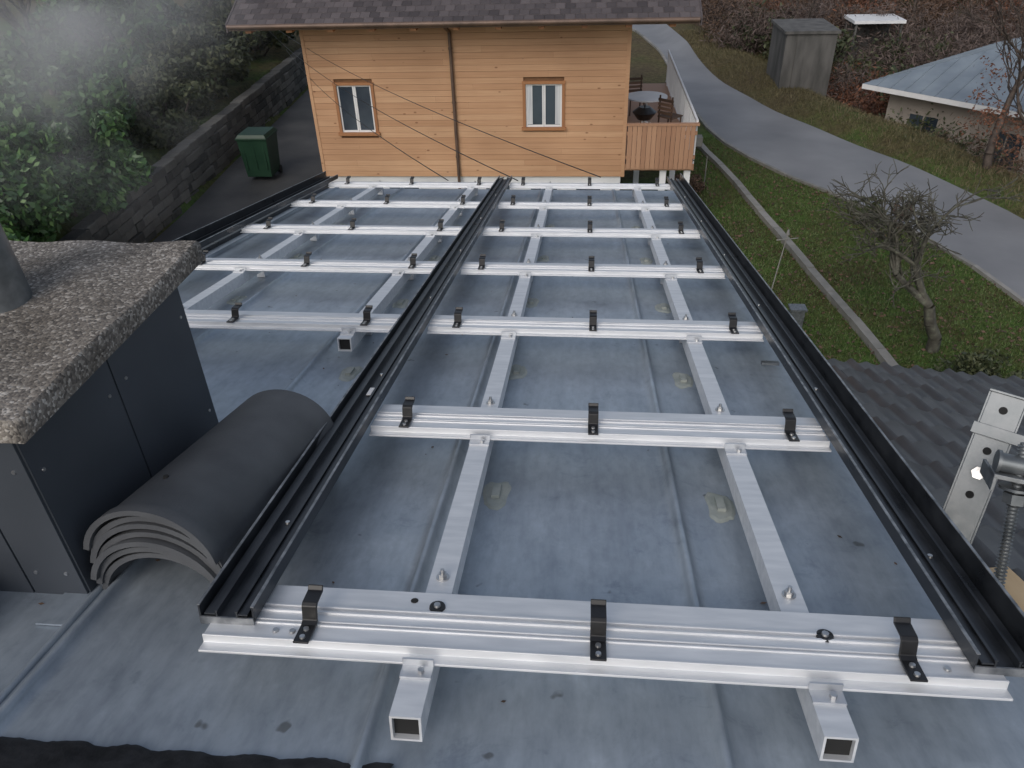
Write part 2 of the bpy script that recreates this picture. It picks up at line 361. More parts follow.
b.add(top+r1+r2,[(q*m_+i,q*m_+(i+1)%m_,(q+1)*m_+(i+1)%m_,(q+1)*m_+i) for q in range(2) for i in range(m_)],'aggr',True)
b.add(r2,[tuple(range(m_))],'aggr')
b.obj('concrete_cap',ch)
b=MB(); fx,fy=-1.315,.53
b.cyl((fx,fy,zt+.045),(fx,fy,zt+.32),.080,.072,'galv',28); b.cyl((fx,fy,zt+.32),(fx,fy,zt+.332),.077,.077,'galv',28)
b.obj('flue_pipe',ch)
b=MB()
b.box(-1.10,-1.035,.08,.90,-.1085,-.1045,'zinc'); b.cyl((-1.036,-.2,-.107),(-1.036,.9,-.107),.007,.007,'zinc',8)
b.obj('chimney_flashing',roof=True)

# ================= TILE STACK =================
def tile_stack(name,u,v,rot,nt,L,r,z0,gap=.017,tilt=0):
    e=empty(name)
    for i in range(nt):
        b=MB(); n=22; th=.013; rr=r*(1+rj.uniform(-.015,.015))
        off=i*gap; vo=rj.uniform(-.012,.012)-i*.003; ro=rot+rj.uniform(-.025,.025); uo=rj.uniform(-.004,.004)
        c,s_=math.cos(ro),math.sin(ro)
        vs=[];rows=[0,.012,.05,.06,.95,1]
        for t in rows:
            rad=rr*(1.0+(.035 if t<=.05 else 0))
            for q,R_ in enumerate((rad,rad-th)):
                for j in range(n+1):
                    a=math.pi*(.05+.90*j/n)
                    x=R_*math.cos(a); z=R_*math.sin(a)*.85; y=t*L+vo
                    vs.append((u+uo+x*c-y*s_,v+x*s_+y*c,z0+z+off+tilt*y))
        m=2*(n+1); fs=[]
        for k in range(len(rows)-1):
            for j in range(n):
                a0=k*m+j; fs.append((a0,a0+1,a0+m+1,a0+m)); a1=a0+n+1; fs.append((a1,a1+m,a1+m+1,a1+1))
            for j in(0,n): a0=k*m+j; fs.append((a0,a0+m,a0+m+n+1,a0+n+1))
        for k in(0,len(rows)-1):
            for j in range(n): a0=k*m+j; fs.append((a0,a0+n+1,a0+n+2,a0+1))
        b.add(vs,fs,'tile',True)
        if i==nt-1: b.cyl((u+uo-.02,v+.12,z0+r*.85+off-.004),(u+uo-.02,v+.12,z0+r*.85+off+.0015),.006,.006,'darkhole',10)
        o=b.obj('ridge_tile',e,roof=True)
        o.modifiers.new('e','EDGE_SPLIT').split_angle=math.radians(40)
    return e
tile_stack('ridge_tile_stack',-.885,.178,-.085,7,.60,.142,-.122,.0185)
tile_stack('ridge_tile_stack',-1.30,-.06,.3,4,.19,.11,-.13,.017)

# ================= RIGHT TILED ROOF =================
sl=math.tan(math.radians(21)); tw=.235; cl=.33
def tz(x,y): return -.30-sl*(y+.2)-(x-.9)*.10
NR=14; NC=13; b=MB(); nw=16
def wave(p): return .048*math.exp(-((p-.80)/.10)**2)+.012*math.exp(-((p-.30)/.10)**2)
for r_ in range(NR):
    for c_ in range(NC):
        xa=.83+c_*tw; ya=-.5+r_*cl+rj.uniform(-.004,.004); yb=ya+cl+.03; jz=rj.uniform(-.003,.003); tx_=rj.uniform(-.004,.004)
        ps=[i/nw for i in range(nw+1)]
        def X(p): return xa+.005+p*(tw-.010)
        sc=lambda p: .016*math.cos(2*math.pi*(p-.3))
        rows=[[(X(p),ya,tz(X(p),ya)+wave(p)+.004+jz) for p in ps],
              [(X(p)+tx_,yb-.014+sc(p),tz(X(p),yb)+wave(p)+.046+jz) for p in ps],
              [(X(p)+tx_,yb+sc(p),tz(X(p),yb)+wave(p)+.036+jz) for p in ps],
              [(X(p)+tx_,yb+sc(p),tz(X(p),yb)+wave(p)+.006+jz) for p in ps]]
        vs=sum(rows,[]); m=nw+1
        b.add(vs,[(q*m+i,q*m+i+1,(q+1)*m+i+1,(q+1)*m+i) for q in range(3) for i in range(nw)],'tiledark',True)
        for e_ in(0,nw):
            a0=rows[0][e_];a1=rows[1][e_]
            b.add([a0,a1,(a1[0],a1[1],a1[2]-.03),(a0[0],a0[1],a0[2]-.02)],[(0,1,2,3)],'tiledark')
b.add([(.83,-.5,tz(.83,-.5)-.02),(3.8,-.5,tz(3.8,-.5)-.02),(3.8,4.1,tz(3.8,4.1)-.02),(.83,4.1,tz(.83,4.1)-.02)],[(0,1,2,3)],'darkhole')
to=b.obj('tiled_roof'); to.modifiers.new('e','EDGE_SPLIT').split_angle=math.radians(50)
b=MB(); ye=4.1
b.box(.9,3.6,-.5,ye-.5,-6.6,-2.4,'plaster'); b.obj('tiled_house')

# ================= SCAFFOLD BRACKET + PLANK =================
br=empty('scaffold_clamp')
def T(loc,rz=0,rx=0,ry=0): return Matrix.Translation(loc)@Matrix.Rotation(rz,4,'Z')@Matrix.Rotation(ry,4,'Y')@Matrix.Rotation(rx,4,'X')
P0=Vector((.925,.66,-.42))
t=T(P0,rz=math.radians(-32),rx=math.radians(-33))
b=MB()
H_=.43
b.box(-.040,.040,-.003,.003,-.12,H_,'galv',t); b.box(-.045,-.040,-.003,.062,-.12,H_,'galv',t); b.box(.040,.045,-.003,.062,-.12,H_,'galv',t)
b.box(-.045,.075,-.010,.062,H_,H_+.006,'galv',t)
for z in(.04,.16,.28,.39): b.cyl(t@Vector((0,-.0032,z)),t@Vector((0,-.0042,z)),.010,.010,'darkhole',16)
for z in(.02,.09,.16,.23,.30,.37): b.cyl(t@Vector((-.0453,.030,z)),t@Vector((-.0460,.030,z)),.011,.011,'darkhole',14)
b.box(-.06,.06,-.014,-.003,-.02,.015,'galv',t); b.box(-.052,.16,-.012,-.003,.315,.345,'galv',t)
b.cyl(t@Vector((0,-.016,.22)),t@Vector((0,-.003,.22)),.017,.017,'steel',6,smooth=False)
b.cyl(t@Vector((.0,-.026,.22)),t@Vector((0,-.016,.22)),.008,.008,'steel',10)
b.obj('perforated_post',br,bevel=.001)
b=MB()
q0=Vector((.940,.43,-.42)); q1=Vector((.957,.60,-.01))
b.cyl(q0,q1,.0095,.0095,'galv',12)
d=(q1-q0)
for i in range(50):
    p=q0+d*(i/50); b.cyl(p,p+d*.005,.0100,.0140,'galv',12); b.cyl(p+d*.005,p+d*.010,.0140,.0100,'galv',12)
p=q0+d*.68; b.cyl(p,p+d*.055,.025,.025,'galv',6,smooth=False)
p=q0+d*.755; b.cyl(p,p+d*.014,.036,.036,'galv',18)
b.obj('threaded_rod',br)
b=MB(); c_=q0+d*.82; t2=T(c_,rz=math.radians(-18),rx=math.radians(-20))
b.box(-.055,.15,-.034,.034,-.005,.005,'galv',t2); b.cyl(t2@Vector((-.045,0,.027)),t2@Vector((.18,0,.027)),.022,.022,'galv',18)
b.cyl(t2@Vector((-.052,0,.027)),t2@Vector((-.045,0,.027)),.027,.027,'galv',18)
b.box(.02,.028,-.035,.13,-.035,.035,'galv',t2); b.box(-.055,-.048,-.034,.10,-.035,.0,'galv',t2)
b.obj('clamp_head',br,bevel=.001)
b=MB(); t=T((.975,.28,-.32),rz=math.radians(8),rx=math.radians(-12))
b.box(-.075,.075,-.25,.27,-.02,.02,'plank',t); b.obj('wooden_plank',None,bevel=.002)

# ================= TERRAIN =================
def sst(t): t=np.clip(t,0,1); return t*t*(3-2*t)
vy=np.array([10,19.3,24.6,27.5,32.8,39.0,47.5]); vx=np.array([13.5,11.4,10.0,8.5,7.1,5.4,4.6])
def xv(y): return np.interp(y,vy,vx)
def xw(y): return -9.2-.064*(y-13.4)
def hf(x,y):
    x=np.asarray(x,float);y=np.asarray(y,float)
    z=-6.5+0*x
    z=z+1.2*sst((-5.2-x)/1.6)
    w=xw(y)-x
    z=z+1.05*sst((w-.1)/.3)+.16*np.clip(w-.3,0,60)*sst(w/3)
    d=x-xv(y)
    z=z-1.4*sst(d/3)*(1-sst((y-30)/8))
    z=z+ .35*sst((d+1.6)/1.2)*(1-sst((d-.3)/2))
    z=z+.03*np.sin(x*1.3)*np.sin(y*1.1)
    return z
def axis(a,b,fine0,fine1,st):
    l=list(np.arange(fine0,fine1,st)); s=st; p=fine0
    while p>a: s*=1.35; p-=s; l.insert(0,p)
    s=st; p=l[-1]
    while p<b: s*=1.35; p+=s; l.append(p)
    return np.array(l)
gx=axis(-700,700,-26,26,.4); gy=axis(-200,900,2,56,.4)
X_,Y_=np.meshgrid(gx,gy); Z_=hf(X_,Y_)
me=bpy.data.meshes.new('ground'); nxg,nyg=len(gx),len(gy)
idx=np.arange(nxg*nyg).reshape(nyg,nxg)
F=np.stack([idx[:-1,:-1],idx[:-1,1:],idx[1:,1:],idx[1:,:-1]],-1).reshape(-1,4)
me.from_pydata(np.stack([X_,Y_,Z_],-1).reshape(-1,3).tolist(),[],F.tolist())
me.polygons.foreach_set('use_smooth',[True]*len(F))
def groundmat():
    m,nt,b=newmat('lawn_ground'); L=nt.links
    tc=N(nt,'ShaderNodeTexCoord')
    n1=N(nt,'ShaderNodeTexNoise'); n1.inputs['Scale'].default_value=.45; n1.inputs['Detail'].default_value=7; n1.inputs['Roughness'].default_value=.65
    n2=N(nt,'ShaderNodeTexNoise'); n2.inputs['Scale'].default_value=7; n2.inputs['Detail'].default_value=4; n2.inputs['Roughness'].default_value=.7
    for n in(n1,n2): L.new(tc.outputs['Object'],n.inputs['Vector'])
    r1=ramp(nt,[(.34,(.095,.075,.042)),(.45,(.085,.095,.036)),(.58,(.065,.12,.028)),(.75,(.085,.145,.036))]); L.new(n1.outputs['Fac'],r1.inputs[0])
    r1b=ramp(nt,[(.34,(.10,.078,.05)),(.55,(.11,.095,.05)),(.75,(.085,.10,.04))]); L.new(n1.outputs['Fac'],r1b.inputs[0])
    sx=N(nt,'ShaderNodeSeparateXYZ'); L.new(tc.outputs['Object'],sx.inputs[0])
    mr=N(nt,'ShaderNodeMapRange'); mr.inputs['From Min'].default_value=9.5; mr.inputs['From Max'].default_value=12; L.new(sx.outputs[0],mr.inputs[0])
    mr2=N(nt,'ShaderNodeMapRange'); mr2.inputs['From Min'].default_value=25; mr2.inputs['From Max'].default_value=29; L.new(sx.outputs[1],mr2.inputs[0])
    mr3=N(nt,'ShaderNodeMapRange'); mr3.inputs['From Min'].default_value=75; mr3.inputs['From Max'].default_value=55; L.new(sx.outputs[1],mr3.inputs[0])
    mx=N(nt,'ShaderNodeMath',operation='MAXIMUM'); L.new(mr.outputs[0],mx.inputs[0]); L.new(mr2.outputs[0],mx.inputs[1])
    mm=N(nt,'ShaderNodeMath',operation='MULTIPLY'); L.new(mx.outputs[0],mm.inputs[0]); L.new(mr3.outputs[0],mm.inputs[1])
    mc=N(nt,'ShaderNodeMix',data_type='RGBA'); L.new(mm.outputs[0],mc.inputs[0]); L.new(r1.outputs[0],mc.inputs[6]); L.new(r1b.outputs[0],mc.inputs[7])
    r2=ramp(nt,[(.3,(.45,.45,.45)),(.7,(1.35,1.3,1.2))]); L.new(n2.outputs['Fac'],r2.inputs[0])
    a=N(nt,'ShaderNodeMix',data_type='RGBA',blend_type='MULTIPLY'); a.inputs[0].default_value=1
    L.new(mc.outputs[2],a.inputs[6]); L.new(r2.outputs[0],a.inputs[7]); L.new(a.outputs[2],b.inputs['Base Color'])
    b.inputs['Roughness'].default_value=.9; b.inputs['Specular IOR Level'].default_value=.2
    bp=N(nt,'ShaderNodeBump'); bp.inputs['Strength'].default_value=.6; bp.inputs['Distance'].default_value=.08
    L.new(n2.outputs['Fac'],bp.inputs['Height']); L.new(bp.outputs[0],b.inputs['Normal'])
    return m
me.materials.append(groundmat()); me.update()
go=bpy.data.objects.new('ground',me); S.collection.objects.link(go)

def strip(name,Lp,Rp,k,dz,ncross=8):
    def res(P,n=80):
        P=np.array(P,float); d=np.r_[0,np.cumsum(np.linalg.norm(np.diff(P,axis=0),axis=1))]; d/=d[-1]
        t=np.linspace(0,1,n)
        x=np.interp(t,d,P[:,0]);y=np.interp(t,d,P[:,1]); ker=np.ones(7)/7
        xs=np.convolve(np.pad(x,3,'edge'),ker,'valid'); ys=np.convolve(np.pad(y,3,'edge'),ker,'valid')
        return np.stack([xs,ys],1)
    A=res(Lp);B=res(Rp); V=[];F=[]
    for i in range(len(A)):
        for j in range(ncross+1):
            p=A[i]+(B[i]-A[i])*j/ncross; V.append((p[0],p[1],float(hf(p[0],p[1]))+dz))
    m=ncross+1
    for i in range(len(A)-1):
        for j in range(ncross): F.append((i*m+j,i*m+j+1,(i+1)*m+j+1,(i+1)*m+j))
    b=MB(); b.add(V,F,k,True); return b.obj(name),A,B
RL=[(9.9,2),(9.5,9),(8.9,13.8),(8.1,16.7),(7.2,19.0),(5.8,20.9),(4.3,23.8),(3.8,28.3),(3.7,33.9),(3.4,39.6),(2.2,46),(-2,53),(-12,60)]
RR=[(13.5,2),(12.6,9),(11.6,13.5),(10.7,17.2),(9.9,20.5),(8.8,23.6),(7.2,26.6),(6.0,29.9),(5.1,34.6),(4.6,41.1),(3.6,48),(-1,56),(-11,63)]
ro,A,B=strip('road',RL,RR,'asphalt',.035)
def kerb(name,P,w,h,k='kerb',seg=1.0):
    b=MB()
    P=[Vector((p[0],p[1],0)) for p in P]
    for i in range(len(P)-1):
        d=P[i+1]-P[i]; n=Vector((-d.y,d.x,0)).normalized()*w/2
        m=max(1,int(d.length/seg))
        for j in range(m):
            p=P[i]+d*(j/m); q=P[i]+d*((j+.985)/m)
            zp=float(hf(p.x,p.y)); zq=float(hf(q.x,q.y)); r1=rj.uniform(-.01,.01)
            vs=[p-n,p+n,q+n,q-n]; lo=[(v.x,v.y,zz-.3) for v,zz in zip(vs,(zp,zp,zq,zq))]; hi=[(v.x,v.y,zz+h+r1) for v,zz in zip(vs,(zp,zp,zq,zq))]
            b.add(lo+hi,[(0,1,2,3),(4,5,6,7),(0,1,5,4),(1,2,6,5),(2,3,7,6),(3,0,4,7)],k)
    return b.obj(name)
kerb('road_kerb',[tuple(p) for p in A[2:70:2]],.10,.08)
kerb('garden_edging',[(3.5,25),(3.75,23),(4.2,20.4),(4.8,16),(5.4,11.5),(5.7,9)],.17,.14)
strip('driveway',[( -6.5,5),(-6.4,14),(-6.4,24),(-6.8,30)],[(-8.95,5),(-9.05,14),(-9.65,24),(-10.0,30)],'asphaltdark',.03)

b=MB()
for row in range(6):
    y=5.0+rj.uniform(0,.3); z0=row*.2
    while y<32:
        L_=rj.uniform(.3,.65); x=float(xw(y)); zz=float(-5.35)+z0
        o=rj.uniform(-.03,.03)
        b.box(x-.25+o,x+.06+o,y,y+L_-.02,zz,zz+.185,'stone'); y+=L_
b.obj('stone_retaining_wall',bevel=.02)

# ================= GREEN BIN =================
b=MB(); bx,by=-8.05,17.5; bz=float(hf(bx,by))+.04
def frus(x0,x1,y0,y1,z0,z1,e,k):
    vs=[(x0+e,y0+e,z0),(x1-e,y0+e,z0),(x1-e,y1-e,z0),(x0+e,y1-e,z0),(x0,y0,z1),(x1,y0,z1),(x1,y1,z1),(x0,y1,z1)]
    b.add(vs,[(0,1,2,3),(4,5,6,7),(0,1,5,4),(1,2,6,5),(2,3,7,6),(3,0,4,7)],k)
x=bx
frus(x-.37,x+.37,by-.38,by+.38,bz+.1,bz+1.02,.06,'binm')
b.box(x-.39,x+.39,by-.41,by+.41,bz+1.02,bz+1.06,'binm'); frus(x-.38,x+.38,by-.40,by+.40,bz+1.14,bz+1.06,.05,'binm')
b.cyl((x-.36,by+.42,bz+1.06),(x+.36,by+.42,bz+1.06),.02,.02,'binm',8)
for s_ in(-.3,.3): b.cyl((x+s_-.03,by+.3,bz+.1),(x+s_+.03,by+.3,bz+.1),.1,.1,'black',14)
for s_ in(-.25,0,.25): b.box(x+s_-.02,x+s_+.02,by-.375,by-.35,bz+.3,bz+.95,'binm')
b.obj('wheelie_bin',bevel=.01)

# ================= WOODEN HOUSE =================
ho=empty('wooden_house')
FY=16.4; HX0,HX1=-6.13,.86; ZB,ZT=-4.86,-1.35; DEP=8.0
wins=[(-5.56,-4.70,-3.86,-2.78),(-1.38,-.50,-3.76,-2.79)]
b=MB(); b.box(HX0+.03,HX1-.03,FY+.03,FY+DEP,ZB,ZT,'groove'); 
b.obj('wall_core',ho)
b=MB(); bh=.128; z=ZB; i=0
while z<ZT:
    z1=min(z+bh-.005,ZT)
    segs=[(HX0,HX1)]
    for w in wins:
        if z1>w[2] and z<w[3]:
            ns=[]
            for a,c in segs:
                if w[0]>a and w[1]<c: ns+=[(a,w[0]),(w[1],c)]
                else: ns.append((a,c))
            segs=ns
    for a,c in segs:
        cuts=[a]+sorted([x for x in [HX0+((i*2.37+q*3.1)%7) for q in range(2)] if a+.3<x<c-.3])+[c]
        for p,q in zip(cuts[:-1],cuts[1:]): b.box(p+.001,q-.001,FY-.012-rj.uniform(0,.003),FY+.03,z,z1,'wood')
    z+=bh; i+=1
b.obj('facade_boards',ho)
b=MB(); z=ZB
while z<ZT:
    b.box(HX1-.03,HX1+.012,FY+.03,FY+DEP,z,min(z+bh-.004,ZT),'wood'); z+=bh
b.box(HX1+.012,HX1+.03,FY+2.0,FY+2.9,ZB+.1,ZB+2.1,'white'); b.box(HX1+.03,HX1+.034,FY+2.08,FY+2.82,ZB+.3,ZB+2.02,'glass')
b.obj('side_boards',ho)
b=MB(); b.box(HX0-.01,HX0+.06,FY-.03,FY-.016,ZB,ZT,'wood'); b.box(HX1-.06,HX1+.02,FY-.03,FY-.016,ZB,ZT,'wood'); b.obj('corner_boards',ho)
for (a,c,z0,z1) in wins:
    b=MB(); t=.075
    b.box(a-.02,a+.045,FY-.045,FY+.06,z0-.02,z1+.02,'woodtrim'); b.box(c-.045,c+.02,FY-.045,FY+.06,z0-.02,z1+.02,'woodtrim')
    b.box(a-.03,c+.03,FY-.05,FY+.06,z1-.035,z1+.025,'woodtrim'); b.box(a-.05,c+.05,FY-.08,FY+.06,z0-.04,z0+.02,'woodtrim')
    ia,ic,iz0,iz1=a+.047,c-.047,z0+.022,z1-.037; m=(ia+ic)/2; f=.034
    for p,q in((ia,m-.003),(m+.003,ic)):
        b.box(p,p+f,FY-.005,FY+.028,iz0,iz1,'white'); b.box(q-f,q,FY-.005,FY+.028,iz0,iz1,'white')
        b.box(p+f,q-f,FY-.004,FY+.027,iz0,iz0+f+.01,'white'); b.box(p+f,q-f,FY-.004,FY+.027,iz1-f,iz1,'white')
        b.box(p+f,q-f,FY+.014,FY+.020,iz0+f+.01,iz1-f,'glass')
    if a>-3:
        b.box(ia+f,ia+f+.11,FY+.008,FY+.0125,iz0+f+.02,iz1-f,'curtain'); b.box(ic-f-.11,ic-f,FY+.008,FY+.0125,iz0+f+.02,iz1-f,'curtain')
    b.obj('window',ho)
b=MB(); b.box(HX0+.06,HX1-.06,FY+.04,FY+DEP-.1,-7.2,ZB-.002,'plaster')
b.obj('basement_wall',ho)
b=MB()
for a,c in[(-2.3,-1.75),(-1.25,-.65),(-4.6,-3.9),(-.2,.35)]:
    b.box(a-.05,c+.05,FY+.02,FY+.035,-6.0,-5.02,'white'); b.box(a,c,FY+.012,FY+.018,-5.95,-5.08,'glass')
b.obj('basement_windows',ho)
b=MB(); b.cyl((-2.91,FY-.08,ZB-.5),(-2.91,FY-.08,-1.75),.035,.035,'copper',12)
for z in(-4.4,-3.2,-2.1): b.cyl((-2.91,FY-.08,z),(-2.91,FY-.08,z+.04),.044,.044,'copper',12)
b.cyl((-2.91,FY-.08,-1.75),(-2.91,FY-.75,-1.52),.035,.035,'copper',12)
b.obj('downpipe',ho)
EX0,EX1=-7.25,2.1; EY=15.45; EZ=-1.46; pit=math.tan(math.radians(24))
b=MB()
b.box(EX0,EX1,EY,FY+.0,EZ-.06,EZ-.02,'woodtrim')
for x in np.arange(EX0+.3,EX1-.1,.85): b.box(x,x+.12,EY+.05,FY-.04,EZ-.13,EZ-.061,'woodtrim')
b.obj('eave_soffit',ho)
b=MB(); b.box(EX0,EX1,EY-.03,EY,EZ-.07,EZ+.04,'copper'); b.cyl((EX0,EY-.08,EZ+.01),(EX1,EY-.08,EZ+.01),.05,.05,'copper',14); b.obj('gutter',ho)
b=MB(); c_=.17; nrow=38
for r_ in range(nrow):
    yy=EY-.05+r_*c_; zz=EZ+.03+r_*c_*pit; x=EX0-.02-(.10 if r_%2 else 0)
    while x<EX1:
        w=.20; xa=max(x,EX0-.02); xb=min(x+w-.006,EX1+.02); dz=rj.uniform(0,.004)
        if xb-xa>.02:
            vs=[(xa,yy,zz+.012+dz),(xb,yy,zz+.012+dz),(xb,yy+c_+.05,zz+(c_+.05)*pit+.004),(xa,yy+c_+.05,zz+(c_+.05)*pit+.004),(xa,yy,zz-.005),(xb,yy,zz-.005)]
            b.add(vs,[(0,1,2,3),(4,5,1,0),(4,0,3),(5,2,1)],'shingle')
        x+=w
b.obj('shingle_roof',ho)
b=MB()
yy=EY; ye_=EY+nrow*c_; 
for xx in(EX0-.05,EX1+.02):
    b.add([(xx,yy-.05,EZ-.10),(xx+.03,yy-.05,EZ-.10),(xx+.03,yy-.05,EZ+.06),(xx,yy-.05,EZ+.06),(xx,ye_,EZ-.10+(ye_-yy)*pit),(xx+.03,ye_,EZ-.10+(ye_-yy)*pit),(xx+.03,ye_,EZ+.06+(ye_-yy)*pit),(xx,ye_,EZ+.06+(ye_-yy)*pit)],[(0,1,2,3),(4,5,6,7),(0,1,5,4),(1,2,6,5),(2,3,7,6),(3,0,4,7)],'shingle')
b.add([(EX0,EY,EZ-.02),(EX1,EY,EZ-.02),(EX1,ye_,EZ-.02+(ye_-yy)*pit),(EX0,ye_,EZ-.02+(ye_-yy)*pit)],[(0,1,2,3)],'woodtrim')
b.add([(EX0,ye_,EZ+.05+(ye_-yy)*pit),(EX1,ye_,EZ+.05+(ye_-yy)*pit),(EX1,ye_+6,EZ),(EX0,ye_+6,EZ)],[(0,1,2,3)],'shingle')
b.obj('verge_boards',ho)
BX1=2.42; BY1=24.0; BZ=-4.58
b=MB(); b.box(HX1+.02,BX1,FY-.0,BY1,BZ-.14,BZ,'balwood'); 
for x in np.arange(HX1+.05,BX1-.05,.105): b.box(x,x+.095,FY-.05,FY-.025,BZ-.10,BZ+.86,'balwood')
b.box(HX1+.02,BX1+.03,FY-.07,FY+.03,BZ+.86,BZ+.91,'balwood'); b.box(HX1+.03,BX1,FY-.024,FY+.01,BZ+.12,BZ+.2,'balwood'); b.box(HX1+.03,BX1,FY-.024,FY+.01,BZ+.65,BZ+.73,'balwood')
b.obj('balcony',ho)
b=MB()
yy=FY+.03
while yy<BY1:
    b.box(BX1-.03,BX1,yy,yy+.04,BZ,BZ+.92,'white')
    y9=yy+.12
    while y9<min(yy+1.2,BY1): b.box(BX1-.02,BX1-.008,y9,y9+.012,BZ+.08,BZ+.86,'white'); y9+=.11
    yy+=1.2
b.box(BX1-.04,BX1+.01,FY+.03,BY1,BZ+.92,BZ+.96,'white'); b.box(BX1-.03,BX1,FY+.03,BY1,BZ+.06,BZ+.08,'white')
b.obj('balcony_side_railing',ho)
b=MB()
for x,y_ in[(HX1+.9,FY+.15),(BX1-.12,FY+.15),(BX1-.12,FY+3),(HX1+.5,FY+3),(BX1-.12,FY+6)]: b.box(x-.07,x+.07,y_-.07,y_+.07,-6.8,BZ-.141,'white')
b.obj('balcony_posts',ho)
b=MB(); tx,ty=1.50,19.4
b.cyl((tx,ty,BZ+.72),(tx,ty,BZ+.75),.52,.52,'white',32); b.cyl((tx,ty,BZ),(tx,ty,BZ+.72),.035,.035,'white',10)
for a in range(4): b.cyl((tx,ty,BZ+.12),(tx+.35*math.cos(a*1.57),ty+.35*math.sin(a*1.57),BZ+.01),.02,.02,'white',8)
b.obj('round_table')
b=MB(); tx,ty=1.35,17.8
b.cyl((tx,ty,BZ+.62),(tx,ty,BZ+.78),.16,.28,'black',20); b.cyl((tx,ty,BZ+.785),(tx,ty,BZ+.9),.28,.13,'black',20); b.cyl((tx,ty,BZ+.9),(tx,ty,BZ+.95),.02,.02,'black',8)
for a in range(3): b.cyl((tx+.1*math.cos(a*2.1),ty+.1*math.sin(a*2.1),BZ+.65),(tx+.28*math.cos(a*2.1),ty+.28*math.sin(a*2.1),BZ+.0),.015,.015,'steel',8)
b.obj('kettle_grill')
b=MB(); tx,ty=1.95,17.3
b.cyl((tx,ty,BZ+.002),(tx,ty,BZ+.3),.13,.18,'copper',16); b.obj('flower_pot')
def chair(x,y,z,rz):
    b=MB(); t=T((x,y,z),rz=rz)
    b.box(-.22,.22,-.22,.22,.43,.46,'leafbrown',t)
    for i in range(4): b.box(-.22,.22,.20,.23,.52+i*.1,.58+i*.1,'leafbrown',t)
    for a,c in((-.2,-.2),(.17,-.2),(-.2,.19),(.17,.19)): b.box(a,a+.03,c,c+.03,0,.43 if c<0 else .95,'leafbrown',t)
    return b.obj('garden_chair')
chair(2.05,18.7,BZ,2.4); chair(1.3,20.6,BZ,.2)
def wire(name,p,q,sag):
    b=MB(); p=Vector(p);q=Vector(q); pts=[]
    for i in range(25):
        t_=i/24; v=p.lerp(q,t_); v.z-=sag*4*t_*(1-t_); pts.append(v)
    for a,c in zip(pts[:-1],pts[1:]): b.cyl(a,c,.0045,.0045,'black',5,cap=False)
    return b.obj(name)
for i,(p,q) in enumerate([((-9,22,-2.6),(-.6,5.5,-1.13)),((-9.2,22,-2.2),(.1,5.5,-1.10)),((-8.6,22,-3.1),(-1.2,5.5,-1.13))]): wire('cable',p,q,.25)

# ================= NEIGHBOUR HOUSE (right) =================
nh=empty('neighbour_house')
E0=Vector((9.4,27.5,0)); E1=Vector((14.6,21.9,0)); dx=(E1-E0).normalized(); dn=Vector((-dx.y,dx.x,0))
if dn.y<0: dn=-dn
Mx=Matrix(((dx.x,dn.x,0,E0.x),(dx.y,dn.y,0,E0.y),(0,0,1,0),(0,0,0,1)))
LN=12;DN=10
b=MB(); b.box(.7,LN,.7,DN-.7,-8.4,-5.45,'beige',Mx); b.obj('walls',nh)
b=MB(); ez=-5.45; rz_=-3.7
vs=[(0,0,ez),(LN+.6,0,ez),(LN+.6,DN,ez),(0,DN,ez),(DN*.45,DN/2,rz_),(LN+.6-DN*.45,DN/2,rz_)]
b.add([Mx@Vector(v) for v in vs],[(0,1,5,4),(1,2,5),(2,3,4,5),(3,0,4)],'metalroof')
b.box(0,LN+.6,0,.03,ez-.16,ez-.002,'white',Mx); b.box(0,.03,.03,DN,ez-.16,ez-.002,'white',Mx); b.box(.03,LN,.03,DN,ez-.12,ez-.09,'woodtrim',Mx)
for i in range(1,24):
    x=i*.5; ymax=DN/2*min(1,x/(DN*.45))
    p=Vector((x,0.0,ez+.01)); q=Vector((x,ymax,ez+(rz_-ez)*ymax/(DN/2)+.01)); b.cyl(Mx@p,Mx@q,.018,.018,'metalroof',4)
for i in range(1,20):
    y_=i*.5; xm=DN*.45*min(y_,DN-y_)/(DN/2); p=Vector((0,y_,ez+.01)); q=Vector((xm,y_,ez+(rz_-ez)*min(y_,DN-y_)/(DN/2)+.01)); b.cyl(Mx@p,Mx@q,.018,.018,'metalroof',4)
b.obj('roof',nh)
b=MB()
for x in(1.5,4.2,7.0,9.5): b.box(x,x+1.1,.66,.70,-7.4,-6.2,'beige',Mx); b.box(x+.07,x+.52,.65,.66,-7.33,-6.27,'glass',Mx); b.box(x+.58,x+1.03,.65,.66,-7.33,-6.27,'glass',Mx)
for y_ in(2,5.5): b.box(.66,.70,y_,y_+1.1,-7.4,-6.2,'beige',Mx); b.box(.65,.66,y_+.07,y_+1.03,-7.33,-6.27,'glass',Mx)
b.obj('windows',nh)

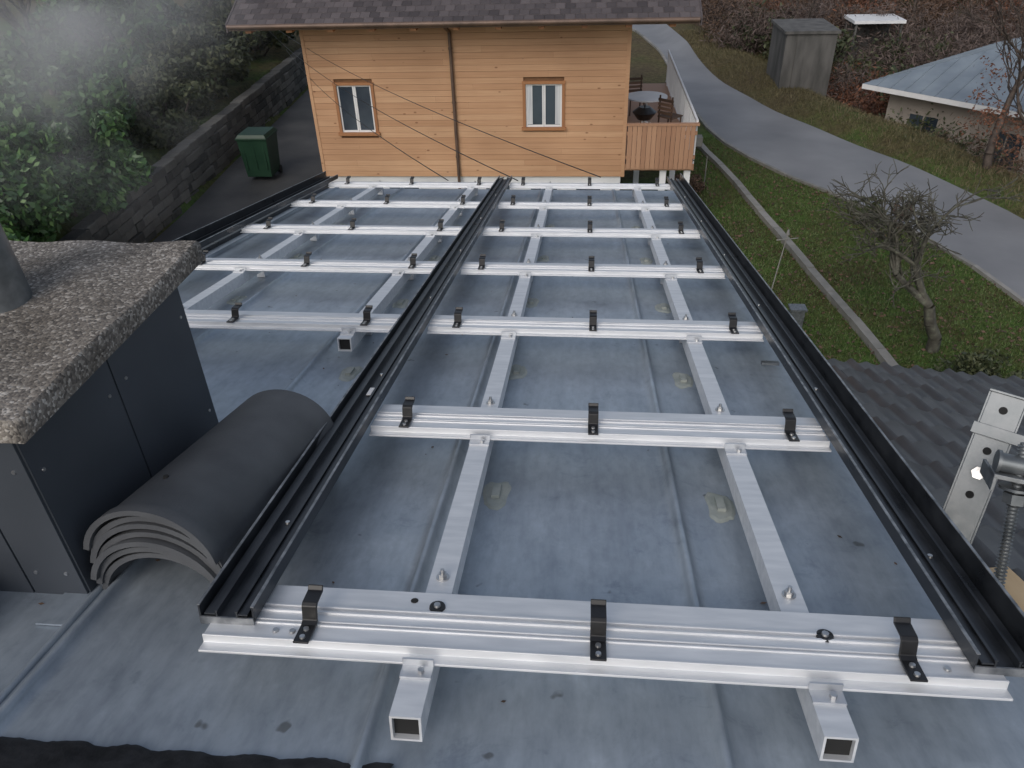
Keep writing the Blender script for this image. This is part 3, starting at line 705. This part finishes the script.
b=MB(); zg=float(hf(7.9,30.5))
b.box(7.2,9.0,30.0,32.5,zg-1,zg+1.9,'concrete'); b.box(7.12,9.08,29.92,32.58,zg+1.9,zg+2.0,'concrete'); b.box(7.6,8.5,29.97,30.0,zg,zg+1.8,'concrete')
b.obj('concrete_shed')
b=MB(); zg=-6.9
b.box(11.2,13.3,35.5,37.2,zg+2.0,zg+2.12,'white')
for x,y_ in((11.3,35.6),(13.15,35.6),(11.3,37.0),(13.15,37.0)): b.box(x,x+.08,y_,y_+.08,zg-.8,zg+2.0,'concrete')
b.box(11.4,13.1,36.9,36.95,zg,zg+1.9,'concrete')
b.obj('garden_shelter')
b=MB(); b.box(3.95,4.2,12.3,12.5,-6.6,-6.05,'galv'); b.box(3.92,4.23,12.27,12.53,-6.05,-6.01,'galv'); b.obj('utility_box')
b=MB(); b.cyl((3.85,13.7,-6.6),(4.0,13.7,-5.1),.014,.012,'kerb',8); b.cyl((3.8,13.7,-5.22),(4.2,13.65,-5.15),.012,.012,'kerb',8); b.cyl((4.0,13.7,-5.1),(4.0,13.7,-5.0),.04,.02,'kerb',8); b.obj('garden_stake')
b=MB(); 
for i,(x,y_) in enumerate([(2.9,21.5),(3.3,20.2)]): b.cyl((x,y_,-6.6),(x,y_,-5.6),.015,.015,'kerb',8)
b.box(2.85,3.25,21.0,21.3,-5.6,-5.35,'kerb'); b.obj('bird_feeder')

# ================= VEGETATION =================
def randdir(n):
    v=rng.normal(size=(n,3)); return v/np.linalg.norm(v,axis=1,keepdims=True)
def leaves(cent,n,sz,flat=.0,aspect=.5):
    a=randdir(n); a[:,2]*=1-flat; a/=np.linalg.norm(a,axis=1,keepdims=True)
    t=randdir(n); b_=np.cross(a,t); b_/=np.linalg.norm(b_,axis=1,keepdims=True)
    s=sz*rng.uniform(.6,1.3,(n,1))
    return np.stack([cent-a*s,cent+b_*s*aspect,cent+a*s,cent-b_*s*aspect],1)
def shrub(name,c,r,nclump,nleaf,sz,k,aspect=.5,clr=.28,trunk=True,parent=None):
    c=np.array(c,float); r=np.array(r,float)
    d=randdir(nclump); rad=rng.uniform(.45,1,(nclump,1))**.6
    cc=c+d*rad*r
    cr=clr*r.mean()*rng.uniform(.6,1.3,(nclump,1))
    which=rng.integers(0,nclump,nleaf)
    dd=randdir(nleaf)*rng.uniform(.3,1,(nleaf,1))**.5
    pos=cc[which]+dd*cr[which]*np.array([1,1,.8])
    V=leaves(pos,nleaf,sz,aspect=aspect)
    o=quads(name,V,k,parent=parent)
    if trunk:
        b=MB(); g=c[2]-r[2]
        for i in range(min(nclump,14)):
            q=cc[i]; b.cyl((c[0]+rng.uniform(-.1,.1),c[1]+rng.uniform(-.1,.1),g-.4),tuple(q),.04*r.mean(),.012*r.mean(),'bark',5,cap=False)
        b.obj('stems',o)
    return o
def baretree(name,base,h,spread,depth,k,seed,r0=.1,lean=(0,0),up=.25,first=.28,minr=.004):
    rr=random.Random(seed); b=MB()
    def br_(p,d,L,r,lev):
        nseg=3; q=p; r=max(r,minr)
        for i in range(nseg):
            d2=(d+Vector((rr.gauss(0,.16),rr.gauss(0,.16),rr.gauss(0,.10)))).normalized()
            q2=q+d2*L/nseg; ra=r*(1-.25*i/nseg); rb=r*(1-.25*(i+1)/nseg)
            b.cyl(q,q2,ra,rb,k,6 if lev<2 else (4 if lev<4 else 3),cap=False); 
            if lev>=1 and i<2 and lev<depth and rr.random()<.65:
                s=(d2+Vector((rr.gauss(0,.7),rr.gauss(0,.7),rr.gauss(up,.4)))).normalized(); br_(q2,s,L*.6,rb*.5,lev+2)
            q=q2; d=d2
        if lev<depth:
            for _ in range(rr.choice((2,3,3)) if lev<depth-1 else 3):
                s=(d+Vector((rr.gauss(0,spread),rr.gauss(0,spread),rr.gauss(up,spread*.6)))).normalized()
                br_(q,s,L*rr.uniform(.62,.88),r*.62,lev+1)
    br_(Vector(base),Vector((lean[0],lean[1],1)).normalized(),h*first,r0,0)
    return b.obj(name)

shrub('laurel_bush',(-9.9,12.9,-3.3),(1.3,1.7,1.3),60,16000,.09,'leafdark')
shrub('laurel_bush',(-11.6,15.2,-2.9),(1.6,1.8,1.4),60,14000,.10,'leafdark')
shrub('laurel_bush',(-10.0,10.2,-3.5),(1.2,1.4,1.1),45,12000,.085,'leafdark')
shrub('laurel_bush',(-12.6,12.2,-2.7),(1.4,1.6,1.5),50,11000,.09,'leafdark')
shrub('hedge',(-10.6,17.8,-3.8),(.8,2.2,.6),50,8000,.08,'leafolive')
shrub('hedge',(-11.2,21.5,-3.4),(1.0,2.4,.9),50,8000,.09,'leafolive')
shrub('conifer_bush',(-13.5,22,-2.4),(1.6,2.4,1.7),60,9000,.12,'leafdark')
shrub('hedge',(-11.8,27,-3.0),(1.4,2.6,1.3),50,7000,.12,'leafolive')
for i,(x,y_,h) in enumerate([(-14,19,4.5),(-12.3,25,5),(-17,26,6),(-13,31,6),(-19,33,7),(-16,38,7),(-12,35,6)]):
    baretree('bare_tree',(x,y_,float(hf(x,y_))-.1),h,.5,5,'bark',20+i,r0=.09)
def mass(name,pts,k,nleaf,sz,rz=(1.2,2.5),aspect=.45):
    P=[]
    for (x,y_) in pts:
        z=float(hf(x,y_)); rr_=rng.uniform(1.0,2.0); hz=rng.uniform(*rz)
        ncl=16; d=randdir(ncl); cc=np.array([x,y_,z+hz*.55])+d*np.array([rr_,rr_,hz*.55])*rng.uniform(.5,1,(ncl,1))
        n=nleaf; w=rng.integers(0,ncl,n); P.append(cc[w]+randdir(n)*rng.uniform(.1,.75,(n,1)))
    P=np.concatenate(P); V=leaves(P,len(P),sz,aspect=aspect)
    return quads(name,V,k)
def rpts(n,x0,x1,y0,y1): return [(rng.uniform(x0,x1),rng.uniform(y0,y1)) for _ in range(n)]
mass('distant_shrubs',rpts(22,6.5,13,38,52)+rpts(14,15,28,36,48),'leafbrown',1000,.13,aspect=.2)
mass('distant_hedge',rpts(4,9.5,14,32,36)+rpts(3,7,10,37,42)+rpts(8,12,30,50,56),'leafolive',900,.11,(1,1.8))
mass('twiggy_shrubs',rpts(14,9,16,31,40)+rpts(12,6.5,12,36,46)+rpts(10,16,28,34,44),'twig',1000,.16,(1,2.2),aspect=.12)
mass('rust_shrubs',rpts(14,8,24,38,52)+rpts(5,9.5,12,30,33),'leafred',1000,.11,(1,2.0),aspect=.25)
mass('distant_trees',rpts(40,-50,-14,40,70)+rpts(20,14,60,62,85)+rpts(10,-13,0,66,80)+rpts(14,6,14,56,66),'leafolive',700,.2,(2,4))
mass('distant_trees',rpts(30,-40,-12,30,60)+rpts(24,14,50,50,70),'twig',1000,.22,(2,4),aspect=.12)
mass('roadside_plants',rpts(5,10.6,13,24.6,27.0)+rpts(3,12,14,20.5,21.5),'leafolive',600,.08,(.5,.9))
mass('roadside_plants',rpts(8,10.6,13,23.6,27.0)+rpts(3,12,14,19.5,21.5),'leafbrown',600,.09,(.5,1.1),aspect=.15)
for i,(x,y_,h) in enumerate([(9.5,37,4.5),(13,40,5),(16,42,6),(7.5,44,5),(19,38,6),(22,44,6),(11,46,6),(26,48,7),(15,50,7),(8.5,50,6),(12,53,7),(20,52,7)]):
    baretree('bare_tree',(x,y_,float(hf(x,y_))-.1),h,.5,5,'bark',50+i,r0=.09,minr=.007)
baretree('gnarled_fruit_tree',(6.4,11.7,float(hf(6.4,11.7))-.1),4.6,.85,6,'barkgrey',5,r0=.12,lean=(.1,.1),up=.06,first=.25,minr=.008)
t1=baretree('bare_tree',(11.0,20.9,float(hf(11.0,20.9))-.1),6.0,.5,6,'bark',9,r0=.12,up=.4,first=.25,minr=.009)
shrub('dry_leaves',(11.2,20.8,-4.2),(1.4,1.2,1.6),40,1300,.05,'leafred',trunk=False,parent=t1)
t2_=baretree('bare_tree',(12.6,19.6,float(hf(12.6,19.6))-.1),6.0,.5,5,'bark',12,r0=.11,up=.4,first=.25,minr=.009)
shrub('dry_leaves',(12.7,19.6,-4.4),(1.2,1.0,1.6),40,1100,.05,'leafred',trunk=False,parent=t2_)
shrub('round_shrub',(6.95,17.8,-6.2),(.42,.42,.32),30,3500,.03,'leafolive',trunk=False)
shrub('dry_perennial',(7.6,17.3,-6.1),(.25,.25,.45),18,900,.06,'leafbrown',aspect=.12,trunk=False)
shrub('garden_shrub',(2.6,22.6,-6.1),(.5,.8,.45),25,3000,.05,'leafred',trunk=False)
shrub('garden_shrub',(2.8,19.6,-6.3),(.4,.9,.25),25,2500,.04,'leafbrown',trunk=False)
shrub('garden_shrub',(6.5,9.9,-6.1),(.9,.8,.5),30,4000,.05,'leafolive',trunk=False)
shrub('potted_bush',(-2.1,14.2,-5.4),(.5,.5,.55),30,3500,.05,'leafdark',trunk=False)
def grass(name,n,x0,x1,y0,y1,k,hh,cond):
    x=rng.uniform(x0,x1,n);y_=rng.uniform(y0,y1,n); ok=cond(x,y_); x=x[ok];y_=y_[ok];n=len(x)
    z=hf(x,y_); a=rng.uniform(0,2*np.pi,n); w=.012; h=hh*rng.uniform(.5,1.4,n); ln=rng.normal(0,.5,(n,2))*h[:,None]
    p0=np.stack([x-np.cos(a)*w,y_-np.sin(a)*w,z-.01],1); p1=np.stack([x+np.cos(a)*w,y_+np.sin(a)*w,z-.01],1); p2=np.stack([x+ln[:,0],y_+ln[:,1],z+h],1)
    return quads(name,np.stack([p0,p1,p2],1),k,3)
RLa=np.array(sorted([(p[1],p[0]) for p in A]))
def leftof(x,y_): return x<np.interp(y_,RLa[:,0],RLa[:,1])-.08
RRa=np.array(sorted([(p[1],p[0]) for p in B]))
def rightof(x,y_): return (x>np.interp(y_,RRa[:,0],RRa[:,1])+.05)
grass('lawn_grass',110000,2.3,9.6,9,25,'grassb',.05,leftof)
grass('lawn_dry_grass',22000,2.3,9.6,9,25,'drygrass',.05,leftof)
grass('verge_grass',80000,4,15,16,42,'drygrass',.11,lambda x,y_: rightof(x,y_)&(x<xv(y_)+1.5))
n=3000; x=rng.uniform(2.5,9,n); y_=rng.uniform(9,24,n); ok=leftof(x,y_); x=x[ok];y_=y_[ok]
quads('fallen_leaves',leaves(np.stack([x,y_,hf(x,y_)+.05],1),len(x),.04,flat=.9,aspect=.6),'leafbrown')

# ================= STEAM =================
def steam():
    bpy.ops.mesh.primitive_uv_sphere_add(segments=24,ring_count=12)
    o=bpy.context.object; o.name='steam_cloud'
    o.location=(-2.8,3.2,.62); o.scale=(1.0,2.3,.85); o.rotation_euler=(math.radians(5),0,math.radians(36))
    m=bpy.data.materials.new('steam'); m.use_nodes=True; nt=m.node_tree; nt.nodes.clear(); L=nt.links
    out=N(nt,'ShaderNodeOutputMaterial'); vs=N(nt,'ShaderNodeVolumeScatter'); vs.inputs['Color'].default_value=(.97,.98,1,1)
    tc=N(nt,'ShaderNodeTexCoord'); ln=N(nt,'ShaderNodeVectorMath',operation='LENGTH'); L.new(tc.outputs['Object'],ln.inputs[0])
    mr=N(nt,'ShaderNodeMapRange'); mr.inputs['From Min'].default_value=1; mr.inputs['From Max'].default_value=.1; L.new(ln.outputs['Value'],mr.inputs[0])
    no=N(nt,'ShaderNodeTexNoise'); no.inputs['Scale'].default_value=1.8; no.inputs['Detail'].default_value=2; no.inputs['Distortion'].default_value=.5; L.new(tc.outputs['Object'],no.inputs['Vector'])
    m2=N(nt,'ShaderNodeMapRange'); m2.inputs['From Min'].default_value=.42; m2.inputs['From Max'].default_value=.68; m2.inputs['To Max'].default_value=.85; L.new(no.outputs['Fac'],m2.inputs[0])
    mu=N(nt,'ShaderNodeMath',operation='MULTIPLY'); L.new(mr.outputs[0],mu.inputs[0]); L.new(m2.outputs[0],mu.inputs[1])
    L.new(mu.outputs[0],vs.inputs['Density']); L.new(vs.outputs[0],out.inputs['Volume'])
    o.data.materials.append(m)
steam()

# ================= WORLD, SUN, CAMERA =================
w=bpy.data.worlds.new('World'); S.world=w; w.use_nodes=True; nt=w.node_tree
bg=nt.nodes['Background']; sky=nt.nodes.new('ShaderNodeTexSky'); sky.sky_type='NISHITA'; sky.sun_disc=False
el,az=math.radians(38),math.radians(200)
sky.sun_elevation=el; sky.sun_rotation=az; sky.dust_density=3; sky.air_density=1.0
hs=nt.nodes.new('ShaderNodeHueSaturation'); hs.inputs['Saturation'].default_value=.62
nt.links.new(sky.outputs[0],hs.inputs['Color']); nt.links.new(hs.outputs[0],bg.inputs[0]); bg.inputs[1].default_value=.138
sd=bpy.data.lights.new('sun','SUN'); sd.energy=.5; sd.angle=math.radians(35); sd.color=(1,.98,.96)
so=bpy.data.objects.new('sun',sd); S.collection.objects.link(so)
dv=Vector((math.sin(az)*math.cos(el),math.cos(az)*math.cos(el),math.sin(el)))
so.rotation_euler=dv.to_track_quat('Z','Y').to_euler()

cd=bpy.data.cameras.new('camera'); co=bpy.data.objects.new('camera',cd); S.collection.objects.link(co); S.camera=co
cd.sensor_width=36; cd.lens=765/1024*36; cd.clip_start=.02; cd.clip_end=2500
Rw=R@W.T; U,_,Vt=np.linalg.svd(Rw); Rw=U@Vt
m3=Matrix((Rw[0],-Rw[1],-Rw[2])).transposed()
co.matrix_world=Matrix.Translation(Vector(CW))@m3.to_4x4()
